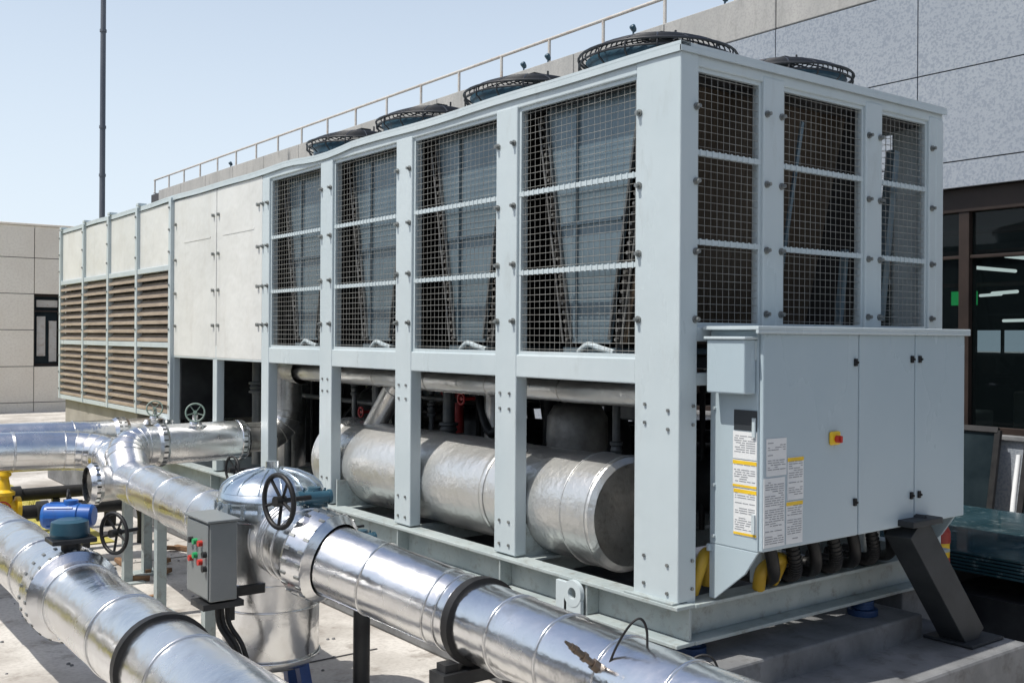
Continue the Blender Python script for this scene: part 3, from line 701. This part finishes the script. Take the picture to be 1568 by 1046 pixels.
f.obj('window_frames',framebr,ob,.004)
f=MB(); f.box(XB+.17,XB+.18,-11,25,.96,2.93); f.obj('window_panes',winglass,ob)
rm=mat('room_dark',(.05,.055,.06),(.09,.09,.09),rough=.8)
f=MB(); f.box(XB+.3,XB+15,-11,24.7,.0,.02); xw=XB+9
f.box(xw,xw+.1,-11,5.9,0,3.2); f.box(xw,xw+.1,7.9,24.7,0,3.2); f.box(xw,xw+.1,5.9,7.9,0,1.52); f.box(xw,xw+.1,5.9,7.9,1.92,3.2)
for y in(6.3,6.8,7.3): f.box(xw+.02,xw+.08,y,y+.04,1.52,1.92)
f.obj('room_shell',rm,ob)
f=MB()
for i in range(10): f.cyl((XB+1.5+(i%3)*1.6,-2+i*1.3,2.75),(XB+2.7+(i%3)*1.6,-2+i*1.3,2.75),.025,n=8)
for (x,y,z) in((1.6,2.3,2.25),(3.2,3.3,2.3),(3.0,2.9,1.98)): f.cyl((XB+x,y,z),(XB+x+.25,y+.4,z),.018,n=8)
f.obj('tube_lights',tube_l,ob)
f=MB()
for z in(2.60,2.82): f.box(XB+1.1,XB+1.18,-8,24,z,z+.06)
f.box(XB+1.3,XB+1.36,-8,24,2.30,2.34)
for i in range(8): f.box(XB+2,XB+2.05,-4+i*1.9,-3.95+i*1.9,.0,2.9)
f.obj('room_beams',mat('beam_red',(.30,.08,.06),rough=.6),ob)
f=MB(); f.box(XB+1.0,XB+1.04,2.42,2.68,2.10,2.24); f.obj('exit_sign',exit_l,ob)
f=MB()
random.seed(21)
for i in range(26):
    x=XB+random.uniform(.5,3.4); y=-3+i*.45; f.box(x,x+random.uniform(.2,.8),y,y+random.uniform(.15,.5),.02,random.uniform(.9,1.55))
f.obj('room_furniture',mat('furn',(.34,.25,.18),(.60,.55,.5),rough=.6,nscale=1),ob,.02)
rl=empty('rooftop_railing'); f=MB()
for i in range(-4,17):
    y=7.04+1.12*i; f.cyl((XB+.12,y,5.55),(XB+.12,y,5.90),.022,n=8); f.box(XB+.08,XB+.16,y-.04,y+.04,5.55,5.565)
f.cyl((XB+.12,2.4,5.91),(XB+.12,25,5.91),.024,n=8); f.obj('rails',railm,rl)
for y in(6.4,8.1,8.65,4.9,19.5):
    l_=empty('parapet_lamp'); f=MB(); z=5.555
    f.cyl((XB+.05,y,z),(XB+.05,y,z+.05),.012,n=8); f.lathe((XB+.05,y,z+.08),(-.5,0,.6),[(0,-.05),(.02,-.045),(.035,-.02),(.04,.03),(.032,.045),(0,.04)],16); f.obj('head',darkb,l_)
# ------------------------------------------------------------------ left building
lb=empty('stone_clad_building'); YB=22; f=MB()
xs=[2.27+1.35*i for i in range(-20,5)]; zs=[-.6,.21,1.02,1.84,2.65,3.46,4.18]
for i in range(len(xs)-1):
    for j in range(len(zs)-1):
        if i==20 and 1<j<4: 
            f.box(xs[i]+.58,xs[i+1]-.008,YB,YB+.05,zs[j]+.008,zs[j+1]-.008); continue
        f.box(xs[i]+.008,xs[i+1]-.008,YB,YB+.05,max(0,zs[j]+.008),zs[j+1]-.008)
f.obj('cladding',cream,lb)
f=MB(); f.box(xs[0],2.26,YB+.04,YB+8,0,4.14); f.box(2.9,xs[-1],YB+.04,YB+8,0,4.14); f.box(2.26,2.9,YB+.4,YB+8,0,4.14); f.box(2.26,2.9,YB+.04,YB+.4,0,1.02);f.box(2.26,2.9,YB+.04,YB+.4,2.66,4.14); f.obj('core',joint,lb)
f=MB(); f.box(2.28,2.85,YB+.2,YB+.22,1.03,2.64); f.obj('window_pane',darkpane,lb)
f=MB(); f.box(2.27,2.31,YB+.12,YB+.2,1.03,2.65); f.box(2.81,2.85,YB+.12,YB+.2,1.03,2.65); f.box(2.31,2.81,YB+.12,YB+.2,2.25,2.29); f.box(2.31,2.81,YB+.12,YB+.2,1.03,1.08);f.box(2.31,2.81,YB+.12,YB+.2,2.60,2.65); f.obj('window_frame',framebr,lb)
f=MB(); f.box(2.36,2.54,YB+.15,YB+.19,1.25,2.15); f.box(2.62,2.78,YB+.15,YB+.19,1.12,2.05); f.box(2.35,2.8,YB+.15,YB+.19,2.36,2.52); f.obj('window_equipment',railm,lb)
f=MB(); f.box(xs[0],xs[-1],YB-.03,YB+.3,4.18,4.23); f.obj('coping',cream,lb,.01)
lp_=empty('lamp_pole'); f=MB(); f.cyl((2.35,17,0),(2.35,17,12),.055,.045,n=18); f.cyl((2.35,17,0),(2.35,17,.25),.10,n=18); f.box(2.2,2.5,16.85,17.15,0,.03); f.beam((2.35,17,11.9),(1.4,16.8,12.1),.05,.05); f.box(1.1,1.5,16.7,16.9,12.05,12.15)
for z in(2.5,4.7,5.6,7.4): f.cyl((2.35,17,z),(2.35,17,z+.05),.062,n=18)
f.obj('mast',polem,lp_)
f=MB(); f.box(.04,1.98,7.4,10.15,.26,.975); f.obj('concrete_support_wall',mat('support_conc',(.26,.245,.22),(.34,.32,.29),rough=.8,nscale=3),None,.01)
bw=empty('added_reflection_wall'); wm=mat('reflection_wall_dark',(.07,.07,.07),(.11,.105,.10),rough=.85,nscale=1)  # unseen wall added so the pipe cladding reflects dark bands
f=MB()
for i in range(9): f.box(-8.25,-8.0,-14+3*i,-14+3*i+2.98,0,2.9)
for i in range(5): f.box(-8+3*i,-8+3*i+2.98,-10.25,-10,0,2.9)
f.obj('panels',wm,bw,.01); f=MB(); f.box(-8.3,-7.95,-14,13,2.902,2.97); f.obj('coping',plin,bw,.005)
# ------------------------------------------------------------------ right yard objects
s=empty('glass_sheet_stack')
f=MB()
for i in range(6): f.box(2.55+.01*i,4.3-.012*i,-.5+.01*i,1.15-.008*i,.40+i*.018,.412+i*.018)
f.obj('sheets',sheetglass,s)
f=MB()
for y in(-.35,.3,.95): f.box(2.5,4.35,y-.04,y+.04,.30,.395); 
for x in(2.6,4.2):
    for y in(-.35,.95): f.box(x-.04,x+.04,y-.039,y+.039,0,.299)
f.box(2.50,4.34,-.52,-.505,.29,.40); f.box(2.52,4.3,-.3,.9,.05,.28)
f.obj('rack',dark,s)
for (y0,y1,h_,m_) in((1.62,2.25,.95,darkpane),(.75,1.36,.84,darkpane)):
    w=empty('leaning_glazed_panel'); f=MB(); xb,xt=5.55,5.74
    f.add([(xb,y0,.02),(xb,y1,.02),(xt,y1,h_),(xt,y0,h_)],[(0,1,2,3)]); f.obj('pane',m_,w)
    f=MB(); 
    for p0,p1 in(((xb,y0,.02),(xb,y1,.02)),((xt,y0,h_),(xt,y1,h_)),((xb,y0,.02),(xt,y0,h_)),((xb,y1,.02),(xt,y1,h_))): f.beam(p0,p1,.05,.04,up=(-.9,0,.4))
    f.obj('frame',black,w)
w=empty('white_conduit'); f=MB(); f.tube(cat([(5.55,1.40,0),(5.6,1.42,.3),(5.74,1.44,.75)]),.022,10); f.obj('tube',paper,w)
w=empty('warning_bollard'); f=MB(); f.lathe((2.20,.10,.0),(0,0,1),[(.05,0),(.05,.62)],20); f.obj('post',yellow,w); f=MB(); f.lathe((2.20,.10,.0),(0,0,1),[(.054,.62),(.054,.68),(.04,.71),(0,.72)],20,True); f.lathe((2.20,.10,.0),(0,0,1),[(.052,.45),(.052,.54)],20); f.obj('red_cap',mat('red_dull',(.30,.03,.02),rough=.5),w)
d=empty('wood_scraps'); f=MB()
random.seed(11)
for i in range(16):
    x=random.uniform(-1.3,-.2); y=random.uniform(3.3,5.2); a=random.uniform(0,3.1); L=random.uniform(.05,.25)
    f.beam((x,y,.02),(x+math.cos(a)*L,y+math.sin(a)*L,.03),.04,.03)
f.obj('pieces',wood,d)
d=empty('ground_litter'); f=MB()
for i in range(260):
    x=random.uniform(-4.5,-.2); y=random.uniform(-.5,5.6); r_=random.uniform(.004,.014)
    f.lathe((x,y,r_*.4),(0,0,1),[(r_,-r_*.4),(r_*.8,r_*.3),(0,r_*.5)],5)
f.obj('pebbles',plin,d)
w=empty('red_plastic_cap'); f=MB(); f.lathe((-1.55,1.75,0),(0,0,1),[(.05,0),(.05,.06),(.035,.075),(.03,.11),(0,.11)],16,True); f.obj('cap',red,w)
# ------------------------------------------------------------------ light + camera
el=math.radians(62); sd=V((-.52,.10,0)).normalized()*math.cos(el)+V((0,0,math.sin(el)))
sun=bpy.data.lights.new('sun','SUN'); sun.energy=4.9; sun.angle=math.radians(.5); sun.color=(1,.955,.88)
so=bpy.data.objects.new('sun',sun); scene.collection.objects.link(so); so.rotation_euler=sd.to_track_quat('Z','Y').to_euler(); so.location=(-10,0,20)
wd=bpy.data.worlds.new('World'); scene.world=wd; wd.use_nodes=True; nt=wd.node_tree; N=nt.nodes; Lk=nt.links
sky=N.new('ShaderNodeTexSky'); sky.sky_type='NISHITA'; sky.sun_disc=False; sky.sun_elevation=el; sky.sun_rotation=math.atan2(sd.x,sd.y)%(2*math.pi)
sky.air_density=1.0; sky.dust_density=2.0; sky.ozone_density=1.2
tc=N.new('ShaderNodeTexCoord'); sp=N.new('ShaderNodeSeparateXYZ'); Lk.new(tc.outputs['Generated'],sp.inputs[0])
mr=N.new('ShaderNodeMapRange'); mr.inputs[1].default_value=0.0; mr.inputs[2].default_value=.70; mr.inputs[3].default_value=.97; mr.inputs[4].default_value=.0
Lk.new(sp.outputs['Z'],mr.inputs[0])
cr=N.new('ShaderNodeMixRGB'); cr.inputs['Color2'].default_value=(6.1,6.85,7.6,1); Lk.new(mr.outputs[0],cr.inputs['Fac']); Lk.new(sky.outputs[0],cr.inputs['Color1'])
bg=N['Background']; bg.inputs['Strength'].default_value=.14; Lk.new(cr.outputs[0],bg.inputs['Color'])
cam=bpy.data.cameras.new('camera'); co=bpy.data.objects.new('camera',cam); scene.collection.objects.link(co); scene.camera=co
cam.sensor_width=36; cam.lens=36.3; cam.shift_y=-.0045; cam.clip_end=1000; cam.clip_start=.05
co.matrix_world=Matrix.Translation((-3.196,-3.049,1.75))@Matrix.Rotation(math.radians(-37.15),4,'Z')@Matrix.Rotation(math.radians(90),4,'X')@Matrix.Rotation(math.radians(.35),4,'Z')
scene.view_settings.view_transform='Standard'; scene.view_settings.look='None'; scene.view_settings.exposure=0
